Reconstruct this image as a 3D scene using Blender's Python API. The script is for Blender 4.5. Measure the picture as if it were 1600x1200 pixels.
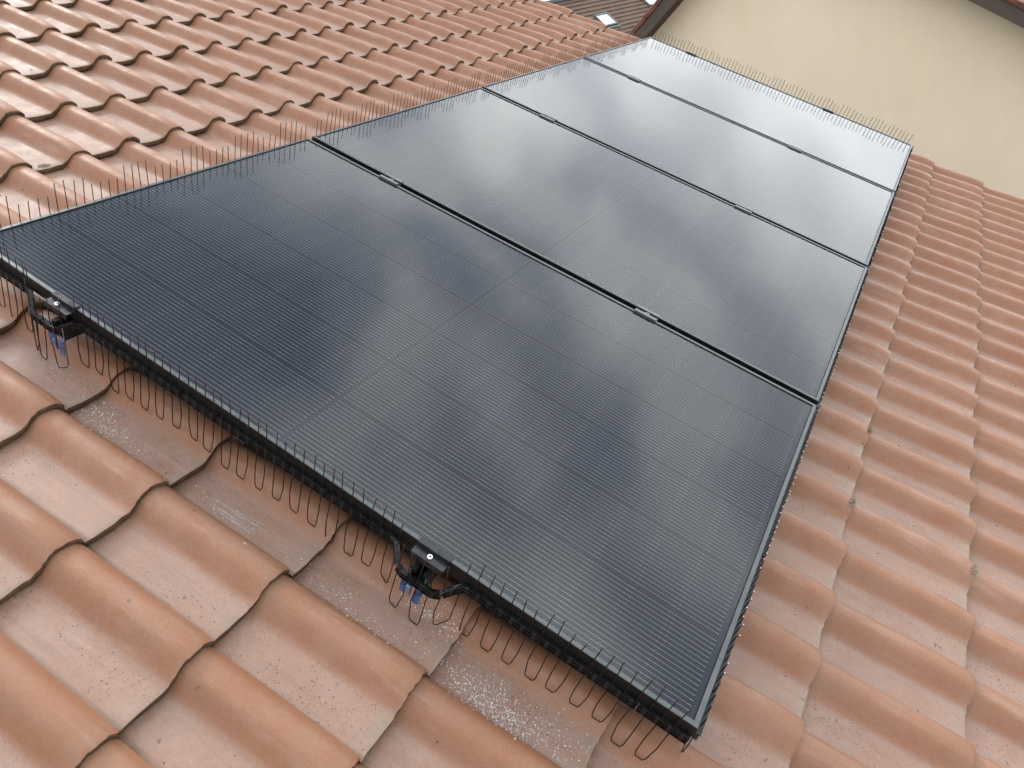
import bpy, bmesh, math, random
from mathutils import Matrix, Vector, Euler, noise as mnoise
random.seed(7)
R = math.radians
for o in list(bpy.data.objects):
    bpy.data.objects.remove(o)
scene = bpy.context.scene

# ---------------------------------------------------------------- frame of the roof plane
# roof coordinates: v = down the slope, u = along the courses (away), n = out of the roof; the solar glass lies at n = 0
PITCH = R(30)
cp, sp = math.cos(PITCH), math.sin(PITCH)
ROOF = Matrix(((cp, 0, sp, 0), (0, 1, 0, 0), (-sp, 0, cp, 0), (0, 0, 0, 1)))

# ---------------------------------------------------------------- camera
cam_d = bpy.data.cameras.new('camera')
cam = bpy.data.objects.new('camera', cam_d)
scene.collection.objects.link(cam)
scene.camera = cam
CAM = Vector((1.66099, -0.78595, 1.11201))
right = Vector((0.83608649, 0.49046194, 0.24577726))
down = Vector((0.4877941, -0.45963503, -0.74215399))
fwd = Vector((-0.25103045, 0.74039363, -0.62353908))
rot = Matrix((right, -down, -fwd)).transposed().to_4x4()
cam.matrix_world = ROOF @ (Matrix.Translation(CAM) @ rot)
cam_d.sensor_width = 36
cam_d.lens = 1124.37 / 1600 * 36
cam_d.clip_start = 0.02
cam_d.clip_end = 3000

# ---------------------------------------------------------------- sky, sun, exposure
SUN_DIR = (ROOF.to_3x3() @ Vector((-2.5, 0.9, 1.0))).normalized()   # towards the sun
sun_el = math.asin(SUN_DIR.z)
sun_az = math.atan2(SUN_DIR.x, SUN_DIR.y)
CLOUD_SEED = 21.7
world = bpy.data.worlds.new('World')
scene.world = world
world.use_nodes = True
wt = world.node_tree
wt.nodes.clear()


def N(t, typ, **kw):
    n = t.nodes.new(typ)
    for k, v in kw.items():
        if k.startswith('i_'):
            key = k[2:]
            key = int(key) if key.isdigit() else key.replace('_', ' ')
            n.inputs[key].default_value = v
        else:
            setattr(n, k, v)
    return n


def ramp(t, stops, interp='EASE'):
    n = t.nodes.new('ShaderNodeValToRGB')
    n.color_ramp.interpolation = interp
    el = n.color_ramp.elements
    while len(el) < len(stops):
        el.new(0.5)
    for e, (p, c) in zip(el, stops):
        e.position = p
        e.color = (c, c, c, 1) if not isinstance(c, tuple) else (*c, 1)
    return n


def math_n(t, op, a=None, b=None, c=None, clamp=False):
    n = t.nodes.new('ShaderNodeMath')
    n.operation = op
    n.use_clamp = clamp
    for i, x in enumerate((a, b, c)):
        if x is None:
            continue
        if isinstance(x, (int, float)):
            n.inputs[i].default_value = x
        else:
            t.links.new(x, n.inputs[i])
    return n.outputs[0]


def mixc(t, fac, a, b, blend='MIX'):
    n = t.nodes.new('ShaderNodeMix')
    n.data_type = 'RGBA'
    n.blend_type = blend
    n.clamp_factor = True
    for i, x in ((0, fac), (6, a), (7, b)):
        if isinstance(x, (int, float)):
            n.inputs[i].default_value = x
        elif isinstance(x, tuple):
            n.inputs[i].default_value = (*x, 1) if len(x) == 3 else x
        else:
            t.links.new(x, n.inputs[i])
    return n.outputs[2]


L = wt.links.new
sky = N(wt, 'ShaderNodeTexSky', sky_type='NISHITA', sun_disc=False, sun_elevation=sun_el, sun_rotation=sun_az)
tc = N(wt, 'ShaderNodeTexCoord')
sep = N(wt, 'ShaderNodeSeparateXYZ')
L(tc.outputs['Generated'], sep.inputs[0])
zz = math_n(wt, 'ADD', math_n(wt, 'MAXIMUM', sep.outputs[2], 0.0), 0.22)
cx = math_n(wt, 'DIVIDE', sep.outputs[0], zz)
cy = math_n(wt, 'DIVIDE', sep.outputs[1], zz)
comb = N(wt, 'ShaderNodeCombineXYZ', i_2=CLOUD_SEED)
L(cx, comb.inputs[0])
L(cy, comb.inputs[1])
nz1 = N(wt, 'ShaderNodeTexNoise', i_Scale=3.0, i_Detail=2.2, i_Roughness=0.4, i_Distortion=0.3)
L(comb.outputs[0], nz1.inputs['Vector'])
nz2 = N(wt, 'ShaderNodeTexNoise', i_Scale=0.8, i_Detail=3.0, i_Roughness=0.5)
mp = N(wt, 'ShaderNodeMapping', i_Location=(4.1, -2.3, 1.0))
L(comb.outputs[0], mp.inputs[0])
L(mp.outputs[0], nz2.inputs['Vector'])
cloud = ramp(wt, [(0.34, (0.42, 0.48, 0.62)), (0.46, (0.80, 0.87, 1.0)), (0.56, (1.45, 1.48, 1.52)), (0.68, (2.1, 2.1, 2.06))])
L(nz1.outputs[0], cloud.inputs[0])
cover = ramp(wt, [(0.28, 0.85), (0.5, 1.0)])
L(nz2.outputs[0], cover.inputs[0])
# a thin overcast: brighter towards the horizon, and round the veiled sun side
hz = N(wt, 'ShaderNodeMapRange', interpolation_type='SMOOTHSTEP', i_1=0.05, i_2=0.75, i_3=17.0, i_4=9.8)
L(sep.outputs[2], hz.inputs[0])
dt = N(wt, 'ShaderNodeVectorMath', operation='DOT_PRODUCT')
L(tc.outputs['Generated'], dt.inputs[0])
dt.inputs[1].default_value = (ROOF.to_3x3() @ Vector((-0.3, 1.9, 0.7))).normalized()
glow = N(wt, 'ShaderNodeMapRange', interpolation_type='SMOOTHSTEP', i_1=-0.2, i_2=1.0, i_3=0.90, i_4=1.27)
L(dt.outputs['Value'], glow.inputs[0])
vm = N(wt, 'ShaderNodeVectorMath', operation='SCALE')
soft = N(wt, 'ShaderNodeMapRange', interpolation_type='SMOOTHSTEP', i_1=0.22, i_2=0.66, i_3=0.18, i_4=1.0)
L(sep.outputs[2], soft.inputs[0])
# towards the horizon the cloud sheet is seen edge-on and evens out
L(mixc(wt, soft.outputs[0], (1.08, 1.09, 1.08), cloud.outputs[0]), vm.inputs[0])
L(math_n(wt, 'MULTIPLY', glow.outputs[0], hz.outputs[0]), vm.inputs['Scale'])
col = mixc(wt, cover.outputs[0], sky.outputs[0], vm.outputs[0])
bg = N(wt, 'ShaderNodeBackground', i_Strength=0.1)
L(col, bg.inputs[0])
wo = N(wt, 'ShaderNodeOutputWorld')
L(bg.outputs[0], wo.inputs[0])

sd = bpy.data.lights.new('sun', 'SUN')
sd.energy = 1.3
sd.angle = R(18)
sd.color = (1.0, 0.96, 0.9)
so = bpy.data.objects.new('sun', sd)
scene.collection.objects.link(so)
so.rotation_euler = SUN_DIR.to_track_quat('Z', 'Y').to_euler()
so.location = (0, 0, 30)

scene.view_settings.view_transform = 'Standard'
scene.view_settings.look = 'None'
scene.view_settings.gamma = 1
scene.view_settings.use_curve_mapping = False
scene.view_settings.exposure = 0.18
scene.cycles.max_bounces = 7
scene.cycles.diffuse_bounces = 3
scene.cycles.glossy_bounces = 3
scene.cycles.transparent_max_bounces = 6


# ---------------------------------------------------------------- mesh helpers
class MB:
    def __init__(s):
        s.v, s.f, s.m, s.sm = [], [], [], []

    def face(s, pts, mi=0, smooth=False):
        b = len(s.v)
        s.v += [tuple(p) for p in pts]
        s.f.append(tuple(range(b, b + len(pts))))
        s.m.append(mi)
        s.sm.append(smooth)

    def box(s, lo, hi, mi=0, bev=0.0):
        x0, y0, z0 = lo
        x1, y1, z1 = hi
        if bev > 0:
            bm = bmesh.new()
            bmesh.ops.create_cube(bm, size=1)
            bmesh.ops.scale(bm, vec=(x1 - x0, y1 - y0, z1 - z0), verts=bm.verts)
            bmesh.ops.translate(bm, vec=((x0 + x1) / 2, (y0 + y1) / 2, (z0 + z1) / 2), verts=bm.verts)
            bmesh.ops.bevel(bm, geom=bm.edges[:], offset=bev, segments=1, affect='EDGES')
            b = len(s.v)
            bm.verts.index_update()
            s.v += [tuple(v.co) for v in bm.verts]
            for f in bm.faces:
                s.f.append(tuple(b + v.index for v in f.verts))
                s.m.append(mi)
                s.sm.append(False)
            bm.free()
            return
        b = len(s.v)
        s.v += [(x0, y0, z0), (x1, y0, z0), (x1, y1, z0), (x0, y1, z0), (x0, y0, z1), (x1, y0, z1), (x1, y1, z1), (x0, y1, z1)]
        for q in ((0, 3, 2, 1), (4, 5, 6, 7), (0, 1, 5, 4), (1, 2, 6, 5), (2, 3, 7, 6), (3, 0, 4, 7)):
            s.f.append(tuple(b + i for i in q))
            s.m.append(mi)
            s.sm.append(False)

    def sweep(s, path, section, mi=0, smooth=False, closed=True, caps=True, up=Vector((0, 0, 1))):
        """section: list of (a, b) in the plane (side, up) carried along path"""
        path = [Vector(p) for p in path]
        rings = []
        for i, p in enumerate(path):
            a = path[max(i - 1, 0)]
            c = path[min(i + 1, len(path) - 1)]
            t = (c - a).normalized()
            side = t.cross(up)
            if side.length < 1e-5:
                side = t.cross(Vector((1, 0, 0)))
            side.normalize()
            w = side.cross(t)
            b = len(s.v)
            for (x, y) in section:
                s.v.append(tuple(p + side * x + w * y))
            rings.append(b)
        k = len(section)
        for r0, r1 in zip(rings, rings[1:]):
            for j in range(k if closed else k - 1):
                j2 = (j + 1) % k
                s.f.append((r0 + j, r0 + j2, r1 + j2, r1 + j))
                s.m.append(mi)
                s.sm.append(smooth)
        if caps and closed:
            s.f.append(tuple(rings[0] + j for j in range(k))[::-1])
            s.f.append(tuple(rings[-1] + j for j in range(k)))
            s.m += [mi, mi]
            s.sm += [False, False]

    def tube(s, path, r, sides=6, mi=0):
        s.sweep(path, [(r * math.cos(2 * math.pi * k / sides), r * math.sin(2 * math.pi * k / sides)) for k in range(sides)], mi, True,
                up=Vector((0.13, 0.21, 0.97)))

    def disc(s, c, r, h, sides=16, mi=0):
        """short upright cylinder along +n from c"""
        b = len(s.v)
        for z in (0, h):
            for k in range(sides):
                a = 2 * math.pi * k / sides
                s.v.append((c[0] + r * math.cos(a), c[1] + r * math.sin(a), c[2] + z))
        for k in range(sides):
            k2 = (k + 1) % sides
            s.f.append((b + k, b + k2, b + sides + k2, b + sides + k))
            s.m.append(mi)
            s.sm.append(True)
        s.f.append(tuple(b + sides + k for k in range(sides)))
        s.m.append(mi)
        s.sm.append(False)

    def mesh(s, name, mats):
        me = bpy.data.meshes.new(name)
        me.from_pydata(s.v, [], s.f)
        for m in mats if isinstance(mats, (list, tuple)) else [mats]:
            me.materials.append(m)
        me.polygons.foreach_set('material_index', s.m)
        me.polygons.foreach_set('use_smooth', s.sm)
        me.update()
        return me

    def build(s, name, mats, parent=None, mat=None):
        return link(name, s.mesh(name, mats), parent, mat)


def link(name, data, parent=None, mat=None):
    o = bpy.data.objects.new(name, data)
    scene.collection.objects.link(o)
    if parent:
        o.parent = parent
    if mat is not None:
        if parent:
            o.matrix_local = mat
        else:
            o.matrix_world = mat
    return o


def tag(o, label, cat=None, group=None, kind=None):
    o['label'] = label
    if cat:
        o['category'] = cat
    if group:
        o['group'] = group
    if kind:
        o['kind'] = kind
    return o


def thing(name, label, cat, mat, group=None):
    return tag(link(name, None, None, mat), label, cat, group)


def at(v, u, n):
    return ROOF @ Matrix.Translation((v, u, n))


# ---------------------------------------------------------------- materials
def mat(name):
    m = bpy.data.materials.new(name)
    m.use_nodes = True
    t = m.node_tree
    b = t.nodes['Principled BSDF']
    return m, t, b


def plain(name, col, rough=0.6, metal=0.0, spec=0.5, vary=0.0, scale=20):
    m, t, b = mat(name)
    b.inputs['Roughness'].default_value = rough
    b.inputs['Metallic'].default_value = metal
    b.inputs['Specular IOR Level'].default_value = spec
    if vary > 0:
        g = N(t, 'ShaderNodeNewGeometry')
        nz = N(t, 'ShaderNodeTexNoise', i_Scale=scale, i_Detail=4.0, i_Roughness=0.6)
        t.links.new(g.outputs['Position'], nz.inputs['Vector'])
        r = ramp(t, [(0.3, tuple(c * (1 - vary) for c in col)), (0.7, tuple(min(1, c * (1 + vary)) for c in col))])
        t.links.new(nz.outputs[0], r.inputs[0])
        t.links.new(r.outputs[0], b.inputs['Base Color'])
        rr = ramp(t, [(0.3, max(0, rough - 0.08)), (0.7, min(1, rough + 0.08))])
        t.links.new(nz.outputs[0], rr.inputs[0])
        t.links.new(rr.outputs[0], b.inputs['Roughness'])
    else:
        b.inputs['Base Color'].default_value = (*col, 1)
    return m


M_frame_lit = plain('black_frame_top_lit', (0.12, 0.132, 0.135), 0.38, 0.85, 0.5, 0.12, 30)
M_frame_shaded = plain('black_frame_side_shaded', (0.007, 0.007, 0.0075), 0.45, 0.2, 0.5, 0.2, 30)  # same anodised finish; sky glare on top and shade on sides sit in the colours
M_seal = plain('black_sealant', (0.006, 0.007, 0.008), 0.6)
M_plastic = plain('black_plastic', (0.006, 0.0065, 0.0065), 0.26, 0, 0.5, 0.3, 60)
M_wire = plain('dark_coated_wire', (0.006, 0.003, 0.002), 0.45, 0.0)
M_tip = plain('cut_wire_end', (0.75, 0.74, 0.7), 0.35, 0.6)
M_clamp = plain('black_clamp', (0.17, 0.178, 0.185), 0.34, 0.85, 0.5, 0.1, 60)
M_clamp_dark = plain('dark_end_clamp', (0.055, 0.057, 0.06), 0.32, 0.8, 0.5, 0.2, 60)
M_steel = plain('bright_steel', (0.82, 0.82, 0.8), 0.28, 0.9)
M_blue = plain('blue_rail_end', (0.05, 0.11, 0.30), 0.32, 0.35, 0.6, 0.5, 60)
M_zinc = plain('zinc_hook', (0.33, 0.40, 0.48), 0.35, 0.8, 0.5, 0.25, 60)
M_rail = plain('black_rail', (0.03, 0.031, 0.033), 0.4, 0.5)
M_deck = plain('roof_underlay', (0.035, 0.03, 0.027), 0.9)
M_render = plain('house_render', (0.55, 0.5, 0.42), 0.9, vary=0.06, scale=3)


def tile_material():
    m, t, b = mat('salmon_clay_tile')
    lk = t.links.new
    g = N(t, 'ShaderNodeNewGeometry')
    uv = N(t, 'ShaderNodeUVMap')
    su = N(t, 'ShaderNodeSeparateXYZ')
    lk(uv.outputs[0], su.inputs[0])
    tx, d = su.outputs[0], su.outputs[1]      # tx: 0..1 across the tile, d: metres above the lower edge
    oi = N(t, 'ShaderNodeObjectInfo')
    at_ = N(t, 'ShaderNodeAttribute', attribute_name='tile_random')
    rnd = math_n(t, 'FRACT', math_n(t, 'ADD', oi.outputs['Random'], at_.outputs['Fac']))
    pos = g.outputs['Position']

    def noise(scale, detail=4, rough=0.6, dist=0.0, vec=None):
        n = N(t, 'ShaderNodeTexNoise', i_Scale=scale, i_Detail=detail, i_Roughness=rough, i_Distortion=dist)
        lk(vec or pos, n.inputs['Vector'])
        return n.outputs[0]
    big = noise(2.3, 3)
    mid = noise(14, 5, 0.65)
    fine = noise(160, 3, 0.7)
    hue = ramp(t, [(0.0, (0.285, 0.148, 0.093)), (0.45, (0.345, 0.192, 0.130)), (1.0, (0.405, 0.240, 0.172))], 'LINEAR')
    lk(rnd, hue.inputs[0])
    bigr = ramp(t, [(0.35, 0.0), (0.7, 1.0)])
    lk(big, bigr.inputs[0])
    c = mixc(t, math_n(t, 'MULTIPLY', bigr.outputs[0], 0.6), hue.outputs[0], (0.375, 0.214, 0.147))
    # the pan is paler and greyer, the roll darker and browner
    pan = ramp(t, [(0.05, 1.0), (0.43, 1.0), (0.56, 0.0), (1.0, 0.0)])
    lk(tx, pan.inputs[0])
    midr = ramp(t, [(0.36, 0.0), (0.64, 1.0)])
    lk(mid, midr.inputs[0])
    pf = math_n(t, 'MULTIPLY', pan.outputs[0], math_n(t, 'MULTIPLY_ADD', midr.outputs[0], 0.5, 0.28))
    c = mixc(t, pf, c, (0.375, 0.258, 0.207))
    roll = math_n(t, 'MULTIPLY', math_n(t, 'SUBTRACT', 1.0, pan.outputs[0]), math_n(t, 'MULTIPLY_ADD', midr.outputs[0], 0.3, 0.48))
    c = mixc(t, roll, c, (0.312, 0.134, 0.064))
    fr = ramp(t, [(0.3, 0.92), (0.7, 1.06)])
    lk(fine, fr.inputs[0])
    c = mixc(t, 1.0, c, fr.outputs[0], 'MULTIPLY')
    # grey-brown run-off streaks down the tile
    uvm = N(t, 'ShaderNodeCombineXYZ')
    lk(math_n(t, 'MULTIPLY', tx, 9.0), uvm.inputs[0])
    lk(math_n(t, 'MULTIPLY', d, 5.0), uvm.inputs[1])
    lk(math_n(t, 'MULTIPLY', rnd, 57.0), uvm.inputs[2])
    stk = ramp(t, [(0.50, 0.0), (0.72, 1.0)])
    lk(noise(1.0, 4, 0.6, 0.2, uvm.outputs[0]), stk.inputs[0])
    c = mixc(t, math_n(t, 'MULTIPLY', stk.outputs[0], 0.38), c, (0.235, 0.150, 0.105))
    pale = ramp(t, [(0.24, 1.0), (0.46, 0.0)])
    lk(noise(0.8, 4, 0.6, 0.2, uvm.outputs[0]), pale.inputs[0])
    c = mixc(t, math_n(t, 'MULTIPLY', pale.outputs[0], 0.35), c, (0.48, 0.335, 0.26))
    # dark specks of lichen, in patches
    vo = N(t, 'ShaderNodeTexVoronoi', feature='F1', i_Scale=210.0, i_Randomness=1.0)
    lk(pos, vo.inputs['Vector'])
    sz = N(t, 'ShaderNodeSeparateColor')
    lk(vo.outputs['Color'], sz.inputs[0])
    thr = math_n(t, 'MULTIPLY', math_n(t, 'POWER', sz.outputs[0], 3.0), 0.42)
    dot = math_n(t, 'LESS_THAN', vo.outputs['Distance'], thr)
    patch = ramp(t, [(0.42, 0.0), (0.56, 1.0)])
    lk(noise(5.5, 3, 0.6), patch.inputs[0])
    sm_ = math_n(t, 'MULTIPLY', math_n(t, 'MULTIPLY', dot, patch.outputs[0]), math_n(t, 'MULTIPLY_ADD', pan.outputs[0], 0.65, 0.15))
    c = mixc(t, sm_, c, (0.10, 0.065, 0.05))
    # larger scattered flecks
    vo2 = N(t, 'ShaderNodeTexVoronoi', feature='F1', i_Scale=26.0, i_Randomness=1.0)
    wob = N(t, 'ShaderNodeVectorMath', operation='ADD')
    nw = N(t, 'ShaderNodeTexNoise', i_Scale=120.0, i_Detail=2.0)
    lk(pos, nw.inputs['Vector'])
    sc = N(t, 'ShaderNodeVectorMath', operation='SCALE', i_Scale=0.009)
    lk(nw.outputs['Color'], sc.inputs[0])
    lk(pos, wob.inputs[0])
    lk(sc.outputs[0], wob.inputs[1])
    lk(wob.outputs[0], vo2.inputs['Vector'])
    s2 = N(t, 'ShaderNodeSeparateColor')
    lk(vo2.outputs['Color'], s2.inputs[0])
    fl = math_n(t, 'LESS_THAN', vo2.outputs['Distance'], math_n(t, 'MULTIPLY', math_n(t, 'POWER', s2.outputs[1], 6.0), 0.13))
    c = mixc(t, math_n(t, 'MULTIPLY', fl, 0.7), c, (0.14, 0.10, 0.08))
    # lichen and dirt at the lower edge and along the side joint
    low = ramp(t, [(0.0, 1.0), (0.012, 0.75), (0.05, 0.0)])
    lk(d, low.inputs[0])
    ln = ramp(t, [(0.42, 0.0), (0.62, 1.0)])
    lk(noise(34, 5, 0.7), ln.inputs[0])
    lf = math_n(t, 'MULTIPLY', math_n(t, 'MULTIPLY', low.outputs[0], ln.outputs[0]), math_n(t, 'MULTIPLY_ADD', pan.outputs[0], 0.6, 0.12))
    c = mixc(t, lf, c, (0.27, 0.235, 0.175))
    # dirt washed out from under the course above
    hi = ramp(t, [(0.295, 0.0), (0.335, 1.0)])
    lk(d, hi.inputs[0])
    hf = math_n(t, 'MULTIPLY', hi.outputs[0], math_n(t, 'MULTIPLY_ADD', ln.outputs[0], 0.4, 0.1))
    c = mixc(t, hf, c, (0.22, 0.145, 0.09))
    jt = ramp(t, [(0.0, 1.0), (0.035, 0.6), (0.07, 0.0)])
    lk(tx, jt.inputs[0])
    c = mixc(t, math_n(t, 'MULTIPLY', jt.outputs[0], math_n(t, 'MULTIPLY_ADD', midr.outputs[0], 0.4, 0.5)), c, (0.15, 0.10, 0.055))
    # scuffs: pale scratches running down the slope
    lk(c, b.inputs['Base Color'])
    ro = ramp(t, [(0.3, 0.42), (0.7, 0.58)])
    lk(mid, ro.inputs[0])
    lk(ro.outputs[0], b.inputs['Roughness'])
    b.inputs['Specular IOR Level'].default_value = 0.5
    bp = N(t, 'ShaderNodeBump', i_Strength=0.35, i_Distance=0.0012)
    hsum = math_n(t, 'ADD', math_n(t, 'MULTIPLY', fine, 0.7), math_n(t, 'MULTIPLY', mid, 2.2))
    lk(hsum, bp.inputs['Height'])
    lk(bp.outputs[0], b.inputs['Normal'])
    return m


def tile_edge_material():
    m, t, b = mat('mossy_tile_edge')
    g = N(t, 'ShaderNodeNewGeometry')
    nz = N(t, 'ShaderNodeTexNoise', i_Scale=30.0, i_Detail=5.0, i_Roughness=0.7)
    t.links.new(g.outputs['Position'], nz.inputs['Vector'])
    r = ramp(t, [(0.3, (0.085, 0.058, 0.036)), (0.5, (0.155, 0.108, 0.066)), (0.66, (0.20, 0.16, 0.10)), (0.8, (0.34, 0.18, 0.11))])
    t.links.new(nz.outputs[0], r.inputs[0])
    t.links.new(r.outputs[0], b.inputs['Base Color'])
    b.inputs['Roughness'].default_value = 0.9
    bp = N(t, 'ShaderNodeBump', i_Strength=0.8, i_Distance=0.004)
    t.links.new(nz.outputs[0], bp.inputs['Height'])
    t.links.new(bp.outputs[0], b.inputs['Normal'])
    return m


def glass_material():
    m, t, b = mat('solar_glass')
    t.nodes.remove(b)
    lk = t.links.new
    g = N(t, 'ShaderNodeNewGeometry')
    fr = N(t, 'ShaderNodeFresnel', i_IOR=1.52)
    gl = N(t, 'ShaderNodeBsdfGlossy', i_Roughness=0.075)
    gl.inputs['Color'].default_value = (0.97, 0.985, 1.0, 1)
    tr = N(t, 'ShaderNodeBsdfTransparent')
    tr.inputs['Color'].default_value = (0.95, 0.97, 0.97, 1)
    mx = N(t, 'ShaderNodeMixShader')
    lk(fr.outputs[0], mx.inputs[0])
    lk(tr.outputs[0], mx.inputs[1])
    lk(gl.outputs[0], mx.inputs[2])
    # thin film of dust and dried rain
    nz = N(t, 'ShaderNodeTexNoise', i_Scale=3.2, i_Detail=6.0, i_Roughness=0.62, i_Distortion=0.6)
    lk(g.outputs['Position'], nz.inputs['Vector'])
    du = ramp(t, [(0.35, 0.001), (0.7, 0.009)])
    lk(nz.outputs[0], du.inputs[0])
    vo = N(t, 'ShaderNodeTexVoronoi', i_Scale=60.0)
    lk(g.outputs['Position'], vo.inputs['Vector'])
    s2 = N(t, 'ShaderNodeSeparateColor')
    lk(vo.outputs['Color'], s2.inputs[0])
    sp_ = math_n(t, 'LESS_THAN', vo.outputs['Distance'], math_n(t, 'MULTIPLY', math_n(t, 'POWER', s2.outputs[0], 14.0), 0.12))
    dfac = math_n(t, 'ADD', du.outputs[0], math_n(t, 'MULTIPLY', sp_, 0.14))
    df = N(t, 'ShaderNodeBsdfDiffuse')
    df.inputs['Color'].default_value = (0.62, 0.60, 0.56, 1)
    m2 = N(t, 'ShaderNodeMixShader')
    lk(dfac, m2.inputs[0])
    lk(mx.outputs[0], m2.inputs[1])
    lk(df.outputs[0], m2.inputs[2])
    rr = ramp(t, [(0.3, 0.06), (0.7, 0.11)])
    lk(nz.outputs[0], rr.inputs[0])
    lk(rr.outputs[0], gl.inputs['Roughness'])
    lk(m2.outputs[0], t.nodes['Material Output'].inputs[0])
    return m


CW, CH = 0.182, 0.0908          # half cell: across u, along v


def cell_material():
    m, t, b = mat('black_solar_cell')
    lk = t.links.new
    tc = N(t, 'ShaderNodeTexCoord')
    s = N(t, 'ShaderNodeSeparateXYZ')
    lk(tc.outputs['Object'], s.inputs[0])
    p = 0.0111
    # 16 wires across the cell width (y), running along v (x)
    q = math_n(t, 'ADD', math_n(t, 'DIVIDE', s.outputs[1], p), 8.0)
    dd = math_n(t, 'ABSOLUTE', math_n(t, 'SUBTRACT', math_n(t, 'FRACT', q), 0.5))
    line = N(t, 'ShaderNodeMapRange', i_1=0.035, i_2=0.066, i_3=1.0, i_4=0.0)
    lk(dd, line.inputs[0])
    ins = math_n(t, 'LESS_THAN', math_n(t, 'ABSOLUTE', s.outputs[1]), 8 * p)
    lf = math_n(t, 'MULTIPLY', line.outputs[0], ins)
    # solder pads where the wire crosses to the next cell
    edge = N(t, 'ShaderNodeMapRange', i_1=CH / 2 - 0.0085, i_2=CH / 2 - 0.006, i_3=0.0, i_4=1.0)
    lk(math_n(t, 'ABSOLUTE', s.outputs[0]), edge.inputs[0])
    wire = mixc(t, edge.outputs[0], (0.34, 0.38, 0.44), (0.52, 0.55, 0.59))
    oi = N(t, 'ShaderNodeObjectInfo')
    base = mixc(t, oi.outputs['Random'], (0.0055, 0.0085, 0.019), (0.009, 0.0115, 0.023))
    c = mixc(t, lf, base, wire)
    lk(c, b.inputs['Base Color'])
    b.inputs['Roughness'].default_value = 0.45
    b.inputs['Specular IOR Level'].default_value = 0.25
    return m


def backsheet_material():
    return plain('black_backsheet', (0.014, 0.023, 0.036), 0.5, 0, 0.3)


def plaster_material():
    m, t, b = mat('beige_plaster')
    lk = t.links.new
    g = N(t, 'ShaderNodeNewGeometry')
    n1 = N(t, 'ShaderNodeTexNoise', i_Scale=1.1, i_Detail=6.0, i_Roughness=0.6, i_Distortion=0.5)
    lk(g.outputs['Position'], n1.inputs['Vector'])
    r = ramp(t, [(0.3, (0.825, 0.690, 0.515)), (0.5, (0.84, 0.712, 0.545)), (0.72, (0.85, 0.735, 0.575))])
    lk(n1.outputs[0], r.inputs[0])
    mp = N(t, 'ShaderNodeMapping', i_Scale=(1.6, 1.6, 0.35))
    lk(g.outputs['Position'], mp.inputs[0])
    n2 = N(t, 'ShaderNodeTexNoise', i_Scale=1.5, i_Detail=5.0, i_Roughness=0.65)
    lk(mp.outputs[0], n2.inputs['Vector'])
    r2 = ramp(t, [(0.38, 0.985), (0.62, 1.01)])
    lk(n2.outputs[0], r2.inputs[0])
    c = mixc(t, 1.0, r.outputs[0], r2.outputs[0], 'MULTIPLY')
    lk(c, b.inputs['Base Color'])
    b.inputs['Roughness'].default_value = 0.92
    n3 = N(t, 'ShaderNodeTexNoise', i_Scale=60.0, i_Detail=3.0)
    lk(g.outputs['Position'], n3.inputs['Vector'])
    bp = N(t, 'ShaderNodeBump', i_Strength=0.4, i_Distance=0.006)
    lk(n3.outputs[0], bp.inputs['Height'])
    lk(bp.outputs[0], b.inputs['Normal'])
    return m


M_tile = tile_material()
M_tedge = tile_edge_material()
M_glass = glass_material()
M_cell = cell_material()
M_back = backsheet_material()
M_plaster = plaster_material()

# ================================================================= STRUCTURE
# ground far below
GZ = -7.0
gm = MB()
gm.face([(-900, -900, GZ), (900, -900, GZ), (900, 900, GZ), (-900, 900, GZ)])
ground = gm.build('ground', plain('ground_asphalt_and_grass', (0.07, 0.075, 0.055), 0.95, vary=0.4, scale=0.2))
ground['kind'] = 'structure'
ground['label'] = 'ground far below the roofs'

# ----------------------------------------------------------------- the tiled house
TW = 0.192                      # cover width of a tile
U0 = -0.119                     # one side joint
BASE = -0.164                   # pan level at a lower edge
DROP = 0.026                   # how far a tile sinks towards its upper end, per gauge
PROF = []


def prof(t):
    """height across a tile: long flat pan, S-shaped rise, narrow crest, short fall to the side lip"""
    if t < 0.46:
        return -0.0020 * math.sin(math.pi * t / 0.46)
    if t < 0.73:
        s = (t - 0.46) / 0.27
        s = s * s * (3 - 2 * s)
        return 0.041 * s
    if t < 0.85:
        s = (t - 0.73) / 0.12
        return 0.041 + 0.0016 * math.sin(math.pi * s)
    s = (t - 0.85) / 0.15
    return 0.041 - 0.021 * s * s - 0.003 * s


# lower edge of every course, measured down the slope (battens are never quite even)
EDGE = [-0.805, -0.488, -0.173, 0.142, 0.458, 0.783, 1.119, 1.455, 1.785, 2.114, 2.447]
while EDGE[-1] < 3.6:
    EDGE.append(EDGE[-1] + 0.332)
while EDGE[0] > -3.3:
    EDGE.insert(0, EDGE[0] - 0.320)
TS = [0, .03, .10, .20, .32, .42, .46, .50, .535, .57, .60, .635, .67, .70, .735, .77, .81, .85, .89, .93, .965, .99, 1.0]
DS = [0.0, 0.003, 0.010, 0.025, 0.045, 0.07, 0.10, 0.22, 0.395]
THICK = 0.018


def droop(d, h):
    k = max(0.0, 1 - d / 0.085)
    e = max(0.0, 1 - d / 0.008)
    return -(0.0105 * k * k * max(0.0, h) / 0.041 + 0.0018 * e * e)


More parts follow.
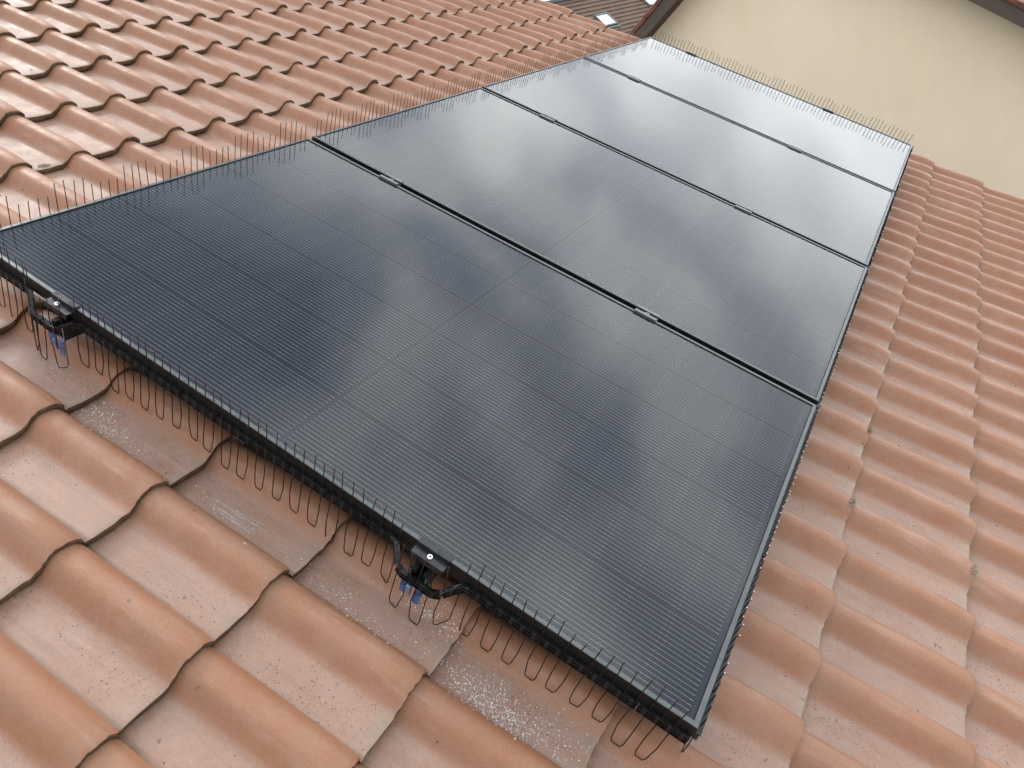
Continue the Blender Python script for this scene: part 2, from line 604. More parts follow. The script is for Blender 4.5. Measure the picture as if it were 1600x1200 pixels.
def tile_mesh(seed, name):
    rng = random.Random(seed)
    bow = rng.uniform(-0.0012, 0.0012)
    wav = [rng.uniform(-0.0016, 0.0016) for _ in TS]
    bm = bmesh.new()
    uvl = bm.loops.layers.uv.new('UVMap')
    grid = []
    tilt = DROP / 0.328
    for j, d in enumerate(DS):
        row = []
        for i, t in enumerate(TS):
            h = prof(t)
            n = h - tilt * d + droop(d, h) + bow * math.sin(math.pi * t)
            x = -d + (wav[i] if d < 0.02 else 0)
            row.append(bm.verts.new((x, t * TW, n)))
        grid.append(row)
    uvs = {}
    for j, d in enumerate(DS):
        for i, t in enumerate(TS):
            uvs[grid[j][i]] = (t, d)

    def mk(vs, mi, sm):
        f = bm.faces.new(vs)
        f.material_index = mi
        f.smooth = sm
        for lp in f.loops:
            lp[uvl].uv = uvs.get(lp.vert, (0.5, 0.0))
        return f
    for j in range(len(DS) - 1):
        for i in range(len(TS) - 1):
            mk([grid[j][i], grid[j][i + 1], grid[j + 1][i + 1], grid[j + 1][i]], 0, True)
    # front edge
    fr0, fr1 = [], []
    for i, t in enumerate(TS):
        v = grid[0][i].co
        th = THICK * (1 + 0.12 * math.sin(9 * t + seed))
        a = bm.verts.new(v)
        b = bm.verts.new((v.x - 0.002, v.y, v.z - th))
        fr0.append(a)
        fr1.append(b)
    for i in range(len(TS) - 1):
        mk([fr0[i], fr1[i], fr1[i + 1], fr0[i + 1]], 1, True)
    # underside return behind the front edge
    back = []
    for i, t in enumerate(TS):
        v = fr1[i].co
        back.append(bm.verts.new((v.x - 0.05, v.y, v.z - 0.002)))
    for i in range(len(TS) - 1):
        mk([fr1[i], back[i], back[i + 1], fr1[i + 1]], 1, True)
    # side lip of the roll
    s0, s1 = [], []
    for j, d in enumerate(DS):
        v = grid[j][-1].co
        a = bm.verts.new(v)
        b = bm.verts.new((v.x, v.y - 0.0015, v.z - 0.024))
        uvs[a] = (0.97, d)
        uvs[b] = (0.03, d)
        s0.append(a)
        s1.append(b)
    for j in range(len(DS) - 1):
        mk([s0[j + 1], s0[j], s1[j], s1[j + 1]], 0, True)
    bm.normal_update()
    me = bpy.data.meshes.new(name)
    bm.to_mesh(me)
    bm.free()
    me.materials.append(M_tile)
    me.materials.append(M_tedge)
    return me


VERGE_COL = 26                  # last column of tiles before the far verge
FIRST_COL = -11
TILES = [tile_mesh(i, 'roof_tile') for i in range(6)]

house = thing('tiled_house', 'house with the salmon clay tile roof that carries the solar panels', 'house', ROOF)
V_TOP, V_BOT = EDGE[0] - 0.34, EDGE[-1]
U_NEAR, U_FAR = U0 + FIRST_COL * TW, U0 + (VERGE_COL + 1) * TW
rb = MB()
rb.box((V_TOP, U_NEAR + 0.03, BASE - 0.20), (V_BOT - 0.05, U_FAR - 0.02, BASE - 0.062))
roof = rb.build('roof', M_deck, house)
rm_inv = ROOF.inverted()
wm = MB()
zt = BASE - 0.21
x_eave = (ROOF @ Vector((V_BOT - 0.5, 0, zt)))
x_top = (ROOF @ Vector((V_TOP, 0, zt)))
y0, y1 = U_NEAR + 0.25, U_FAR - 0.12
pts = [(x_eave.x, x_eave.z), (x_top.x, x_top.z)]
def W(x, y, z):
    return tuple(rm_inv @ Vector((x, y, z)))
for y in (y0, y1):
    wm.face([W(pts[0][0], y, GZ), W(pts[0][0], y, pts[0][1]), W(pts[1][0], y, pts[1][1]), W(pts[1][0] - 6, y, pts[0][1] + 0.3), W(pts[1][0] - 6, y, GZ)])
for x, z in ((pts[0][0], pts[0][1]), (pts[1][0] - 6, pts[0][1])):
    wm.face([W(x, y0, GZ), W(x, y1, GZ), W(x, y1, z), W(x, y0, z)])
wm.build('wall', M_render, house)
# back slope of the roof beyond the ridge, and the ridge cap
bs = MB()
a0 = Vector(W(x_top.x, U_NEAR, x_top.z + 0.12))
bs.face([W(x_top.x - .02, U_NEAR, x_top.z + 0.17), W(x_top.x - .02, U_FAR, x_top.z + 0.17), W(x_top.x - 6.4, U_FAR, pts[0][1] + 0.3), W(x_top.x - 6.4, U_NEAR, pts[0][1] + 0.3)])
bs.build('back_slope', M_tile, house)
rc = MB()
yy = U_NEAR
ridge_p = Vector((V_TOP - 0.03, 0, BASE + 0.0))
rc.sweep([(ridge_p.x, U_NEAR, ridge_p.z), (ridge_p.x, U_FAR, ridge_p.z)],
         [(0.13 * math.cos(a), 0.10 * math.sin(a)) for a in [math.pi * k / 10 for k in range(11)]], 0, True)
rc.build('ridge_cap', M_tile, house)
# verge board under the far edge of the tiles
vb = MB()
vb.box((V_TOP, U_FAR - 0.055, BASE - 0.19), (V_BOT - 0.03, U_FAR - 0.025, BASE - 0.035))
vb.build('verge_board', plain('verge_board_brown', (0.12, 0.07, 0.045), 0.7, vary=0.2), house)

camloc = CAM


def project(p):
    r = Vector(p) - camloc
    z = r.dot(fwd)
    if z <= 0.05:
        return None
    return 800 + 1124.37 * r.dot(right) / z, 600 + 1124.37 * r.dot(down) / z, r.length


PU = 1.158
slots = []
for k, ve in enumerate(EDGE):
    g = ve - (EDGE[k - 1] if k else ve - 0.32)
    for c in range(FIRST_COL, VERGE_COL + 1):
        u = U0 + c * TW
        seen = 0
        for a in (0.08, 0.5, 0.95):
            for b in (0.05, 0.5, 0.95):
                P = (ve - a * g, u + b * TW, BASE + 0.02)
                q = project(P)
                if q is None or not (-15 < q[0] < 1615 and -15 < q[1] < 1215):
                    continue
                # hidden under the solar panels?
                ray = Vector(P) - camloc
                s = (-0.03 - camloc.z) / ray.z
                hit = camloc + ray * s
                if 0.0 < hit.x < 1.90 and 0.0 < hit.y < 4.6:
                    continue
                seen += 1
        q = project((ve - g / 2, u + TW / 2, BASE))
        size = seen / (q[2] ** 2) if (q and seen) else 0
        slots.append((size, k, c, ve, u))
slots.sort(reverse=True)
rng = random.Random(3)
rest_bm = bmesh.new()
lay = None
rest_vals = []
JIT = {}
for i, (size, k, c, ve, u) in enumerate(slots):
    tm = TILES[rng.randrange(6)]
    jit = Matrix.Translation((ve + rng.uniform(-.006, .006), u + rng.uniform(-.0012, .0012), BASE + rng.uniform(-.0012, .0018))) @ \
        Euler((rng.uniform(-.009, .009), rng.uniform(-.005, .005), rng.uniform(-.009, .009))).to_matrix().to_4x4()
    JIT[(k, c)] = jit
    if i < 300 and size > 0:
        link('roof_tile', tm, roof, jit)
    else:
        n0 = len(rest_bm.verts)
        rest_bm.from_mesh(tm)
        rest_bm.verts.ensure_lookup_table()
        for v in rest_bm.verts[n0:]:
            v.co = jit @ v.co
        rest_vals += [rng.random()] * (len(rest_bm.verts) - n0)
rme = bpy.data.meshes.new('roof_tile')
rest_bm.to_mesh(rme)
rest_bm.free()
rme.materials.append(M_tile)
rme.materials.append(M_tedge)
ar = rme.attributes.new('tile_random', 'FLOAT', 'POINT')
ar.data.foreach_set('value', rest_vals)
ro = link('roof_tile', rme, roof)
ro['kind'] = 'stuff'
n_in_view = sum(1 for s in slots if s[0] > 0)
print('tiles', len(slots), 'in view', n_in_view)


def tile_surface(v, u):
    """height n of the tiles at (v, u)"""
    k = next(i for i, e in enumerate(EDGE) if e >= v)
    d = EDGE[k] - v
    t = ((u - U0) / TW) % 1.0
    h = prof(t)
    c = math.floor((u - U0) / TW)
    local = Vector((-d, t * TW, h - DROP / 0.328 * d + droop(d, h)))
    m = JIT.get((k, c))
    return (m @ local).z if m else BASE + local.z


# ----------------------------------------------------------------- neighbouring gable house
YB = 14.42                      # face of the barge boards
YW = 15.0                       # plaster wall
APX, APZ, SL = -1.32, 1.90, 0.7265
HALF = 5.6
M_barge = plain('weathered_barge_board', (0.080, 0.064, 0.050), 0.75, vary=0.18, scale=2.5)
M_soffit = plain('brown_soffit', (0.075, 0.045, 0.027), 0.8, vary=0.2, scale=3)
M_redtile = plain('red_verge_tile', (0.150, 0.045, 0.028), 0.75, vary=0.5, scale=6)
nb = thing('gable_house', 'neighbouring house with a plain beige plaster gable wall and brown barge boards', 'house', Matrix.Translation((APX, YW, GZ)))
H = APZ - GZ
g = MB()
DZ = 0.30                       # wall top below the roof line
g.face([(-HALF + .35, 0, 0), (HALF - .35, 0, 0), (HALF - .35, 0, H - SL * (HALF - .35) - DZ), (0, 0, H - DZ), (-HALF + .35, 0, H - SL * (HALF - .35) - DZ)])
g.face([(-HALF + .35, 0, 0), (-HALF + .35, 9, 0), (-HALF + .35, 9, H - SL * (HALF - .35) - DZ), (-HALF + .35, 0, H - SL * (HALF - .35) - DZ)])
g.face([(HALF - .35, 0, 0), (HALF - .35, 9, 0), (HALF - .35, 9, H - SL * (HALF - .35) - DZ), (HALF - .35, 0, H - SL * (HALF - .35) - DZ)])
g.build('wall', M_plaster, nb)
oy = YB - YW
for s in (-1, 1):
    cosl = 1 / math.hypot(1, SL)
    slope_len = HALF / cosl
    # local frame: x along the slope (downwards), z up across the board
    ang = math.atan(SL) * s
    F = Matrix.Translation((0, 0, H)) @ Matrix.Rotation(ang, 4, 'Y')

    def sx(a):
        return a * s
    b = MB()
    nseg = 3
    b_o = None
    for k in range(nseg):
        x0, x1 = slope_len * k / nseg + 0.0008, slope_len * (k + 1) / nseg - 0.0008
        bb = MB()
        bb.box((min(sx(x0), sx(x1)), oy, -0.30), (max(sx(x0), sx(x1)), oy + 0.03, -0.085), 0, 0.004)
        bb.build('barge_board', M_barge, nb, F)
    sf = MB()
    sf.box((min(0, sx(slope_len)), oy + 0.032, -0.285), (max(0, sx(slope_len)), 0.05, -0.262))
    sf.build('soffit', M_soffit, nb, F)
    rs = MB()
    rs.box((min(0, sx(slope_len)), oy + 0.04, -0.10), (max(0, sx(slope_len)), 9.3, -0.03))
    rf = rs.build('roof', M_redtile, nb, F)
    nt = int(slope_len / 0.33)
    vt = MB()
    vt.box((-0.175, oy - 0.035, -0.068), (0.175, oy + 0.16, -0.022), 0, 0.012)
    vt.box((-0.175, oy - 0.035, -0.100), (0.175, oy - 0.018, -0.05), 0, 0.004)
    vme = vt.mesh('verge_tile', M_redtile)
    for k in range(nt):
        o = link('verge_tile', vme, rf, Matrix.Translation((sx(0.18 + k * 0.33), 0, 0.014)) @ Matrix.Rotation(-0.05 * s, 4, 'Y'))

# ----------------------------------------------------------------- brown roof farther off
P0 = Vector((-11.8226, 31.3707, 0.3181))
ph, al = R(72), R(42.5)
hv = Vector((math.cos(ph), math.sin(ph), 0))
sv = Vector((math.sin(ph) * math.cos(al), -math.cos(ph) * math.cos(al), -math.sin(al)))
nv = hv.cross(sv)
if nv.z < 0:
    nv = -nv
    hv = -hv
FR = Matrix((hv, sv, nv)).transposed().to_4x4()
FR.translation = P0
far = thing('brown_roofed_house', 'distant house with a brown ribbed roof and bright skylights', 'house', FR)
M_brown = plain('brown_roof_tile', (0.150, 0.098, 0.066), 0.8, vary=0.22, scale=2.5)
UPR = 1.72                      # distance from the skylight up to the ridge
fm = MB()
k = 0
sdist = -UPR
while sdist < 7:
    fm.box((-16, sdist, -0.05), (16, sdist + 0.245, -0.015 + 0.0))
    fm.face([(-16, sdist + 0.0, -0.012), (16, sdist + 0.0, -0.012), (16, sdist + 0.24, 0.028), (-16, sdist + 0.24, 0.028)])
    fm.face([(-16, sdist + 0.24, 0.028), (16, sdist + 0.24, 0.028), (16, sdist + 0.241, -0.014), (-16, sdist + 0.241, -0.014)])
    sdist += 0.24
froof = fm.build('roof', M_brown, far)
rg = MB()
rg.box((-16, -UPR - 0.12, -0.06), (16, -UPR + 0.10, 0.07), 0, 0.03)
rg.build('ridge_cap', plain('slate_ridge', (0.06, 0.065, 0.062), 0.7), far)
M_swf = plain('grey_skylight_frame', (0.12, 0.15, 0.15), 0.45)
m_, t_, b_ = mat('skylight_glass')
b_.inputs['Base Color'].default_value = (0.95, 0.96, 0.97, 1)
b_.inputs['Roughness'].default_value = 0.3
b_.inputs['Metallic'].default_value = 1.0
M_sky = m_


def skylight(x, y, w, h):
    f = MB()
    f.box((x - w / 2, y - h / 2, 0.0), (x - w / 2 + .05, y + h / 2, 0.10))
    f.box((x + w / 2 - .05, y - h / 2, 0.0), (x + w / 2, y + h / 2, 0.10))
    f.box((x - w / 2 + .051, y - h / 2, 0.0), (x + w / 2 - .051, y - h / 2 + .07, 0.10))
    f.box((x - w / 2 + .051, y + h / 2 - .07, 0.0), (x + w / 2 - .051, y + h / 2, 0.10))
    f.box((x - w / 2 - .04, y + h / 2 + .03, 0.0), (x + w / 2 + .04, y + h / 2 + .13, 0.05))
    o = f.build('skylight', M_swf, far)
    g2 = MB()
    g2.face([(x - w / 2 + .05, y - h / 2 + .07, 0.07), (x + w / 2 - .05, y - h / 2 + .07, 0.07), (x + w / 2 - .05, y + h / 2 - .07, 0.07), (x - w / 2 + .05, y + h / 2 - .07, 0.07)])
    g2.build('pane', M_sky, o)


skylight(-0.02, -0.01, 0.86, 0.78)
skylight(-3.72, -0.62, 0.86, 0.78)
fw = MB()
fi = FR.inverted()
def FWp(x, y, z):
    return tuple(fi @ Vector((x, y, z)))
e0 = FR @ Vector((-15.6, 6.7, -0.1))
e1 = FR @ Vector((15.6, 6.7, -0.1))
fw.face([tuple(fi @ e0), tuple(fi @ e1), FWp(e1.x, e1.y, GZ), FWp(e0.x, e0.y, GZ)])
fw.build('wall', M_plaster, far)

# ================================================================= OBJECTS
PW, PL, FH = 1.134, 1.903, 0.035
# ---- shared panel meshes (local origin: ridge-side near corner; x = v, y = u, z = n)
LIP = 0.0098


def frame_mesh():
    b = MB()
    sec = [(0, -FH, 1), (0, -0.0012, 1), (0.0012, 0, 0), (LIP - .0006, 0, 0), (LIP, -0.0006, 0), (LIP, -0.0045, 0)]

    def corner(v, u, off, n):
        return (off if v == 0 else PL - off, off if u == 0 else PW - off, n)
    cs = [(0, 0), (1, 0), (1, 1), (0, 1)]
    for i in range(4):
        A, B = cs[i], cs[(i + 1) % 4]
        for (o0, n0, m0), (o1, n1, m1) in zip(sec, sec[1:]):
            b.face([corner(*A, o0, n0), corner(*B, o0, n0), corner(*B, o1, n1), corner(*A, o1, n1)], 1 if m0 == 1 and m1 == 1 else 0)
        # bottom flange
        b.face([corner(*A, 0, -FH), corner(*A, 0.028, -FH), corner(*B, 0.028, -FH), corner(*B, 0, -FH)], 1)
    return b.mesh('frame', [M_frame_lit, M_frame_shaded])


def seal_mesh():
    b = MB()
    cs = [(0, 0), (1, 0), (1, 1), (0, 1)]

    def corner(v, u, off, n):
        return (off if v == 0 else PL - off, off if u == 0 else PW - off, n)
    for i in range(4):
        A, B = cs[i], cs[(i + 1) % 4]
        b.face([corner(*A, LIP + .0001, -0.0026), corner(*B, LIP + .0001, -0.0026), corner(*B, LIP + 0.0022, -0.0026), corner(*A, LIP + 0.0022, -0.0026)])
    return b.mesh('sealant_line', M_seal)


def sheet(name, off, n, m):
    b = MB()
    b.face([(off, off, n), (PL - off, off, n), (PL - off, PW - off, n), (off, PW - off, n)])
    return b.mesh(name, m)


def back_mesh():
    b = MB()
    b.box((0.010, 0.010, -0.0085), (PL - 0.010, PW - 0.010, -0.0060))
    return b.mesh('backsheet', M_back)


def cell_mesh():
    b = MB()
    x, y, c = CH / 2, CW / 2, 0.004
    b.face([(-x, -y, 0), (x - c, -y, 0), (x, -y + c, 0), (x, y - c, 0), (x - c, y, 0), (-x, y, 0)])
    return b.mesh('solar_cell', M_cell)


me_frame, me_seal, me_glass = frame_mesh(), seal_mesh(), sheet('glass', LIP - 0.002, -0.0032, M_glass)
me_back, me_cell = back_mesh(), cell_mesh()
GAPC = 0.0017
MID = 0.011
panel_labels = [
    'nearest black solar panel of the four, largest in the picture',
    'second black solar panel from the front with a pale cloud reflection',
    'third black solar panel from the front, one before the plaster wall end',
    'farthest black solar panel, beside the beige wall, palest with sky glare']
for i in range(4):
    p = thing('solar_panel', panel_labels[i], 'solar panel', at([0, .001, -.0015, 0][i], i * PU, [0, 0.0006, 0, -.0005][i]), 'solar panels in a row on the tiled roof')
    link('frame', me_frame, p)
    link('sealant_line', me_seal, p)
    link('backsheet', me_back, p)
    link('glass', me_glass, p)
    for a in range(6):
        for c in range(20):
            vv = PL / 2 + (c - 9.5) * (CH + GAPC) + (MID / 2 - GAPC / 2) * (1 if c >= 10 else -1)
            uu = PW / 2 + (a - 2.5) * (CW + 0.002)
            link('solar_cell', me_cell, p, Matrix.Translation((vv, uu, -0.0052)) @ Matrix.Rotation(0 if c % 2 else math.pi, 4, 'Z'))

# ---- mounting rails
V_RAIL = (0.345, 1.349)
U_END = 3 * PU + PW
rail_labels = ['black mounting rail under the panels on the ridge side, its end at the picture left',
               'black mounting rail under the panels on the eaves side, blue end below front edge']
for k, vr in enumerate(V_RAIL):
    r = thing('mounting_rail', rail_labels[k], 'rail', at(vr, 0, -FH), 'mounting rails under the panels')
    b = MB()
    # C-profile with a slot on top
    sec = [(-.020, -.040), (.020, -.040), (.020, -.002), (.008, -.002), (.008, -.010), (.016, -.010), (.016, -.034), (-.016, -.034), (-.016, -.010), (-.008, -.010), (-.008, -.002), (-.020, -.002)]
    b.sweep([(0, -0.034, 0), (0, U_END + 0.03, 0)], sec, 0, caps=False)
    b.build('profile', M_rail, r)
    e = MB()
    # cut end: bare metal edge of the profile, and the blue splice tongues hanging below
    for lo, hi in (((-.019, -.0355, -.039), (.019, -.0345, -.034)), ((-.019, -.0355, -.034), (-.0165, -.0345, -.004)), ((.0165, -.0355, -.034), (.019, -.0345, -.004))):
        e.box(lo, hi)
    e.build('cut_end', M_zinc, r)
    f = MB()
    f.box((-.030, -.040, -.078), (-.004, -.037, -.036), 0, 0.0008)
    f.box((.004, -.041, -.086), (.017, -.036, -.042), 0, 0.0008)
    f.build('end_tongue', M_blue, r)
    z = MB()
    z.box((-.016, -.0425, -.074), (-.005, -.0404, -.046), 0, 0.0006)
    z.box((.0172, -.043, -.083), (.0195, -.035, -.05))
    z.build('hook_plate', M_zinc, r)

# roof hooks: a flat steel strap from the rail to the tiles
for k, (vr, uu) in enumerate(((V_RAIL[0], 0.13), (V_RAIL[1], 0.13))):
    hk = thing('roof_hook', ['steel roof hook under the panel edge at picture left', 'steel roof hook under the front panel edge near the middle clamp'][k], 'bracket', at(vr, uu, -FH - .042), 'roof hooks under the rails')
    b = MB()
    b.sweep([(0.03, 0, 0.0), (0.03, 0, -0.03), (0.02, 0, -0.045), (-0.06, 0, -0.060), (-0.12, 0, -0.064)], [(-.015, -.003), (.015, -.003), (.015, .003), (-.015, .003)], 0, up=Vector((0, 0, 1)))
    b.build('strap', M_zinc, hk)
    b = MB()
    b.disc((0.018, 0, 0.0), 0.007, 0.006, 6)
    b.build('bolt', M_steel, hk)

# ---- clamps
def bolt(parent, loc, r=0.0062):
    b = MB()
    b.disc((0, 0, 0), r, 0.0045, 16)
    o = b.build('bolt', M_steel, parent, Matrix.Translation(loc))
    h = MB()
    h.disc((0, 0, 0.0046), r * 0.45, 0.0003, 6)
    h.build('socket', M_seal, o)
    return o


clamp_cat = 'panel clamp'
pos_words = ['ridge side', 'eaves side']
gap_words = ['nearest gap between panels', 'second gap between panels', 'gap before the farthest panel']
for gi in range(3):
    for k in range(2):
        u = gi * PU + PW + (PU - PW) / 2
        v = [[0.363, 0.375, 0.345], [1.349, 1.354, 1.343]][k][gi]
        c = thing('middle_clamp', 'black clamp bridging the %s, %s' % (gap_words[gi], pos_words[k]), clamp_cat, at(v, u, 0), 'clamps between the panels')
        b = MB()
        hw = 0.0195
        sec = [(-hw, 0.0008), (-hw, 0.0042), (-0.0075, 0.0042), (-0.0065, -0.004), (0.0065, -0.004), (0.0075, 0.0042), (hw, 0.0042), (hw, 0.0008), (0.0098, 0.0008), (0.0098, -0.03), (-0.0098, -0.03), (-0.0098, 0.0008)]
        b.sweep([(-0.037, 0, 0), (0.037, 0, 0)], sec, 0)
        b.build('body', M_clamp, c)
        bolt(c, (0, 0, -0.004))
for side in range(2):
    for k in range(2):
        s = 1 if side == 0 else -1
        u = 0.0 if side == 0 else U_END
        v = [[0.330, 0.323], [1.353, 1.332]][k][side]
        lab = 'black end clamp with a bright bolt on the near panel edge, %s' if side == 0 else 'small black end clamp on the far panel edge by the wall, %s'
        c = thing('end_clamp', lab % pos_words[k], clamp_cat, at(v, u, 0) @ Matrix.Rotation(0 if s == 1 else math.pi, 4, 'Z'), 'end clamps')
        b = MB()
        # Z section: lip over the frame, web down its side, stepped foot with the bolt
        sec = [(-0.010, 0.0008), (-0.010, 0.004), (0.0045, 0.004), (0.0055, -0.0065), (0.024, -0.0065), (0.0262, -0.0045), (0.0262, -0.019), (0.0235, -0.019), (0.0235, -0.0095), (0.0008, -0.0095), (0.0008, 0.0008)]
        b.sweep([(-0.037, 0, 0), (0.037, 0, 0)], sec, 0)
        b.build('body', M_clamp_dark, c)
        bolt(c, (-0.006 if k == 0 else 0.0, -0.0145, -0.0064), 0.0052)

# ---- bird spike strips: a black clip rail along the frame with bent wires, each with two spikes up and a loop down
def strip(label, origin, along, outward, length, heights, rail_off=0.006, loops=True, bulges=(), seed=0, pitch=0.0490, tips=False, drop_rail=-0.034, wire=0.0012):
    rng = random.Random(seed)
    A = Vector(along)
    O = Vector(outward)
    t = thing('bird_spike_strip', label, 'bird spikes', at(*origin), 'bird spike strips round the panels')

    def off(a):
        w, dz = 0.0, 0.0
        for (b0, bw, amp, ddz) in bulges:
            x = abs(a - b0) / bw
            if x < 1:
                k = min(1.0, (1 - x) * 1.7)
                k = k * k * (3 - 2 * k)
                w = max(w, amp * k)
                dz = min(dz, ddz * k)
        return w, dz

    def P(a, o, n):
        w, dz = off(a)
        q = A * a + O * (o + w)
        return Vector((q.x, q.y, n + (dz if n < 0.001 else 0)))
    # rail: two thin flanges and a web, in clip segments
    n_seg = max(1, round(length / 0.098))
    for i in range(n_seg):
        a0 = length * i / n_seg + 0.0015
        a1 = length * (i + 1) / n_seg - 0.0015
        b = MB()
        steps = 7
        path = [P(a0 + (a1 - a0) * j / steps, rail_off, drop_rail) for j in range(steps + 1)]
        b.sweep(path, [(-.005, -.010), (.005, -.010), (.005, -.0085), (.0015, -.008), (.0015, -.002), (.0042, -.0015), (.0042, .0005), (.0015, .001), (.0015, .006), (.005, .0065), (.005, .008), (-.005, .008)], 0)
        for j in range(4):
            a = a0 + (a1 - a0) * (j + 0.5) / 4
            c = P(a, rail_off, drop_rail)
            b.box((c.x - .0040, c.y - .0040, c.z - .0095), (c.x + .0040, c.y + .0040, c.z + .0085), 0, 0.001)
        b.build('clip_rail', M_plastic, t)
    n_w = int(length / pitch)
    start = (length - (n_w - 0.5) * pitch) / 2
    for i in range(n_w):
        a = start + i * pitch
        hgt = heights[i % len(heights)]
        h1 = hgt + rng.uniform(-.003, .003)
        h2 = hgt + rng.uniform(-.003, .003)
        l1, l2 = rng.uniform(-.004, .004), rng.uniform(-.004, .004)
        oo = rng.uniform(-.003, .003)
        x0, x1 = a + rng.uniform(-.0015, .0015), a + 0.0245 + rng.uniform(-.0015, .0015)
        top = [P(x0, rail_off, 0) + A * l1 + O * oo + Vector((0, 0, h1)), P(x0, rail_off, -.001), P(x0, rail_off, drop_rail)]
        end = [P(x1, rail_off, drop_rail), P(x1, rail_off, -.001), P(x1, rail_off, 0) + A * l2 + O * oo + Vector((0, 0, h2))]
        b = MB()
        if loops:
            m0 = P((x0 + x1) / 2, rail_off, 0)
            gv = origin[0] + m0.x
            gu = origin[1] + m0.y
            try:
                zb = tile_surface(gv, gu) + 0.003 + rng.uniform(0, .006)
            except StopIteration:
                zb = -0.15
            zb = min(max(zb, -0.168), -0.095)
            bow = rng.uniform(.001, .006)
            sk = rng.uniform(-.004, .004)
            lo = [P(x0 - .0015, rail_off + bow, -0.4 * 0.035 + 0.6 * zb), P(x0 + .001 + sk, rail_off + bow + .002, zb + .010), P(x0 + .0045 + sk, rail_off + bow + .002, zb),
                  P(x1 - .0045 + sk, rail_off + bow + .002, zb + rng.uniform(-.002, .002)), P(x1 - .001 + sk, rail_off + bow + .002, zb + .010), P(x1 + .0015, rail_off + bow, -0.4 * 0.035 + 0.6 * zb)]
            w_, dz_ = off(a)
            lo = [Vector((q.x, q.y, q.z - dz_)) for q in lo]
            b.tube(top + lo + end, wire, 5)
        else:
            b.tube(top, wire, 5)
            b.tube(end, wire, 5)
        w = b.build('wire_spike', M_wire, t)
        if tips and rng.random() < 0.7:
            for q in (top[0], end[-1]):
                tb = MB()
                tb.tube([q + Vector((0, 0, .0002)), q + Vector((0, 0, 0.0022))], 0.0012, 5)
                tb.build('wire_tip', M_tip, w)
    return t


edge_names = ['nearest', 'second', 'third', 'farthest']
for i in range(4):
    strip('upright bird spikes along the ridge-side edge of the %s panel' % edge_names[i], (0, i * PU + 0.004, 0), (0, 1, 0), (-1, 0, 0),
          PU - 0.008 if i < 3 else PW - 0.004, [0.072, 0.070, 0.044, 0.045] if i % 2 == 0 else [0.046, 0.070, 0.072, 0.045], seed=10 + i)
    strip('short bird spike tips lining the eaves-side edge of the %s panel' % edge_names[i], (PL, i * PU + 0.004, 0), (0, 1, 0), (1, 0, 0),
          PU - 0.008 if i < 3 else PW - 0.004, [0.004, 0.006, 0.003], seed=30 + i, tips=True, drop_rail=-0.030, rail_off=0.0075)
strip('bird spikes and hanging wire loops along the front edge of the nearest panel', (0, 0, 0), (1, 0, 0), (0, -1, 0), PL,
      [0.046, 0.052, 0.049, 0.041, 0.051, 0.038, 0.046], seed=50, bulges=((0.300, 0.085, 0.032, -0.022), (1.352, 0.088, 0.034, -0.026)))
strip('upright bird spikes along the far panel edge against the beige wall', (0, U_END, 0), (1, 0, 0), (0, 1, 0), PL,
      [0.064, 0.060, 0.058, 0.050, 0.062, 0.066, 0.052], seed=60, wire=0.0017)

# ---- a cable connector hanging under the front edge
cc = thing('cable_connector', 'dark cable connector peeking out under the front panel edge', 'connector', at(0.855, 0.012, -0.075))
b = MB()
b.box((-.022, -.008, -.008), (.012, .008, .008), 0, .002)
b.build('plug', M_plastic, cc)
b = MB()
b.tube([(.012, 0, 0), (.03, .01, .004), (.05, .04, .02), (.09, .09, .03)], .003, 6)
b.tube([(-.022, 0, 0), (-.04, .01, .006), (-.06, .05, .02)], .003, 6)
b.build('cable', M_plastic, cc)

# ---- debris: pale drilling chips on the tiles below the front edge
chip = MB()
crng = random.Random(21)
clusters = [(1.37, -0.010, .045, .010, 420), (1.42, -0.016, .030, .008, 260), (1.545, -0.072, .045, .020, 900), (1.60, -0.098, .05, .012, 700), (1.66, -0.078, .05, .022, 650),
            (0.53, -0.075, .045, .018, 380), (0.60, -0.095, .05, .012, 260), (0.50, -0.06, .03, .015, 200), (0.92, -0.085, .08, .018, 130), (0.36, -0.05, .04, .02, 110),
            (1.22, -0.08, .06, .018, 170), (1.30, -0.095, .06, .014, 190), (1.74, -0.06, .05, .02, 160)]
for (cv, cu, rv, ru, num) in clusters:
    for _ in range(int(num * 0.8)):
        v = crng.gauss(cv, rv)
        u = crng.gauss(cu, ru)
        try:
            n = tile_surface(v, u) + 0.0006
        except StopIteration:
            continue
        s = crng.choice((.0005, .0006, .0008, .0010, .0013, .0020)) * crng.uniform(.7, 1.2)
        pts = []
        ph_ = crng.uniform(0, 6.28)
        for k in range(4):
            a = ph_ + k * 1.571 + crng.uniform(-.4, .4)
            q = s * crng.uniform(.6, 1.4)
            pts.append((v + q * math.cos(a), u + q * math.sin(a), n + crng.uniform(0, .0006)))
        top = (v + crng.uniform(-.3, .3) * s, u + crng.uniform(-.3, .3) * s, n + s * crng.uniform(.5, 1.1))
        for k in range(4):
            chip.face([pts[k], pts[(k + 1) % 4], top])
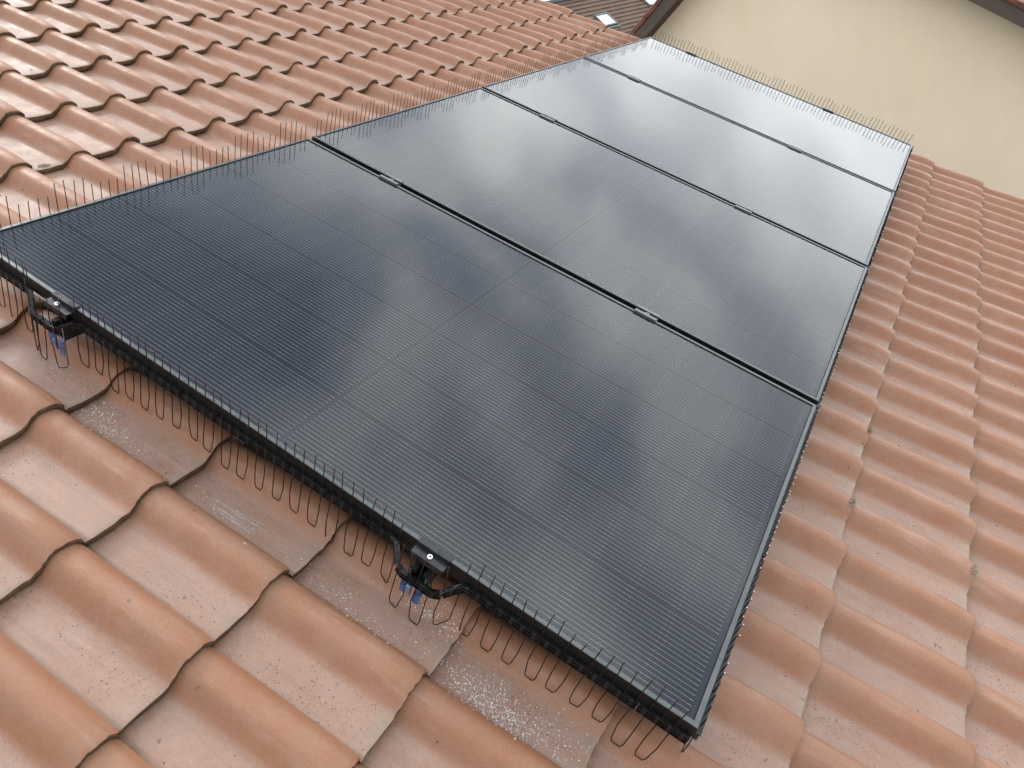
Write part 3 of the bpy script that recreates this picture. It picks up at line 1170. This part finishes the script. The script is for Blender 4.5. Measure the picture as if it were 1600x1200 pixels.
# pale scratches left by a tool on one pan
for _ in range(16):
    v0 = crng.uniform(0.86, 0.93)
    u0 = crng.uniform(-0.092, -0.066)
    ln = crng.uniform(0.04, 0.10)
    du = crng.uniform(-.008, .008)
    w = crng.uniform(.0002, .0004)
    for q in range(5):
        a, b2 = q / 5, (q + 1) / 5
        va, vb_ = v0 + ln * a, v0 + ln * b2
        ua, ub = u0 + du * a, u0 + du * b2
        na, nb_ = tile_surface(va, ua) + .0006, tile_surface(vb_, ub) + .0006
        chip.face([(va, ua - w, na), (vb_, ub - w, nb_), (vb_, ub + w, nb_), (va, ua + w, na)])
ch = chip.build('drilling_chips', plain('pale_chips', (0.64, 0.60, 0.56), 0.45, vary=0.35, scale=300), None, ROOF)
tag(ch, 'pale drilling chips and scratches on the tiles below the front panel edge', 'debris', kind='stuff')

# ---- litter: small dry twigs and leaf crumbs on the tiles
lit = MB()
for _ in range(330):
    v = crng.uniform(-1.6, 2.9)
    u = crng.uniform(-0.7, 3.5)
    if -0.05 < v < 1.98 and 0.03 < u < 4.6:
        v = crng.uniform(1.98, 2.8)
    t_ = ((u - U0) / TW) % 1
    if crng.random() < 0.75 and t_ > 0.4:
        u -= TW * 0.4
    try:
        n = tile_surface(v, u) + 0.0012
    except StopIteration:
        continue
    s = crng.uniform(.0012, .0038)
    a = crng.uniform(0, 6.28)
    dx, dy = math.cos(a) * s, math.sin(a) * s
    if crng.random() < 0.4:
        lit.tube([(v - dx * 1.8, u - dy * 1.8, n), (v + crng.uniform(-1, 1) * .002, u + .001, n + .001), (v + dx * 1.8, u + dy * 1.8, n)], .0005, 4)
    else:
        w = crng.uniform(.3, .7)
        for k in range(4):
            p = [(v + dx, u + dy), (v - dy * w, u + dx * w), (v - dx, u - dy), (v + dy * w, u - dx * w)]
            q0, q1 = p[k], p[(k + 1) % 4]
            lit.face([(q0[0], q0[1], n - .001), (q1[0], q1[1], n - .001), (v, u, n + s * .5)])
lo_ = lit.build('leaf_litter', plain('dry_litter', (0.10, 0.062, 0.042), 0.9, vary=0.4, scale=80), None, ROOF)
tag(lo_, 'small dark crumbs and twigs of litter strewn over the roof tiles', 'litter', kind='stuff')

# ---- tufts of dry moss caught at the tile joints
M_moss = plain('dry_moss', (0.36, 0.33, 0.25), 0.95, vary=0.5, scale=150)
moss = [(2.440, 0.985, 0.017, 'dry moss tuft at the tile edge near the right border of the picture'),
        (2.106, 1.375, 0.014, 'dry moss tuft at a tile edge right of the first panel gap'),
        (2.106, 0.985, 0.015, 'dry moss tuft at a tile edge right of the nearest panel'),
        (-0.499, 0.50, 0.014, 'pale moss crumbs in the tile edge above the left spikes')]
for (v, u, r, lab) in moss:
    try:
        n = tile_surface(v, u)
    except StopIteration:
        continue
    t = MB()
    for _ in range(150):
        a = crng.uniform(0, 6.28)
        q = r * math.sqrt(crng.random())
        x, y = q * math.cos(a) * 0.6, q * math.sin(a) * 1.3
        h = crng.uniform(.001, .006)
        w = crng.uniform(.0004, .0011)
        b_ = crng.uniform(0, 6.28)
        bx, by = math.cos(b_) * w, math.sin(b_) * w
        lx, ly = crng.uniform(-.006, .006), crng.uniform(-.006, .006)
        t.face([(x - bx, y - by, -.001), (x + bx, y + by, -.001), (x + lx * .6 + bx, y + ly * .6 + by, h * .7), (x + lx, y + ly, h)])
    o = t.build('moss_tuft', M_moss, None, at(v, u, n))
    tag(o, lab, 'moss', 'moss tufts at the tile edges')
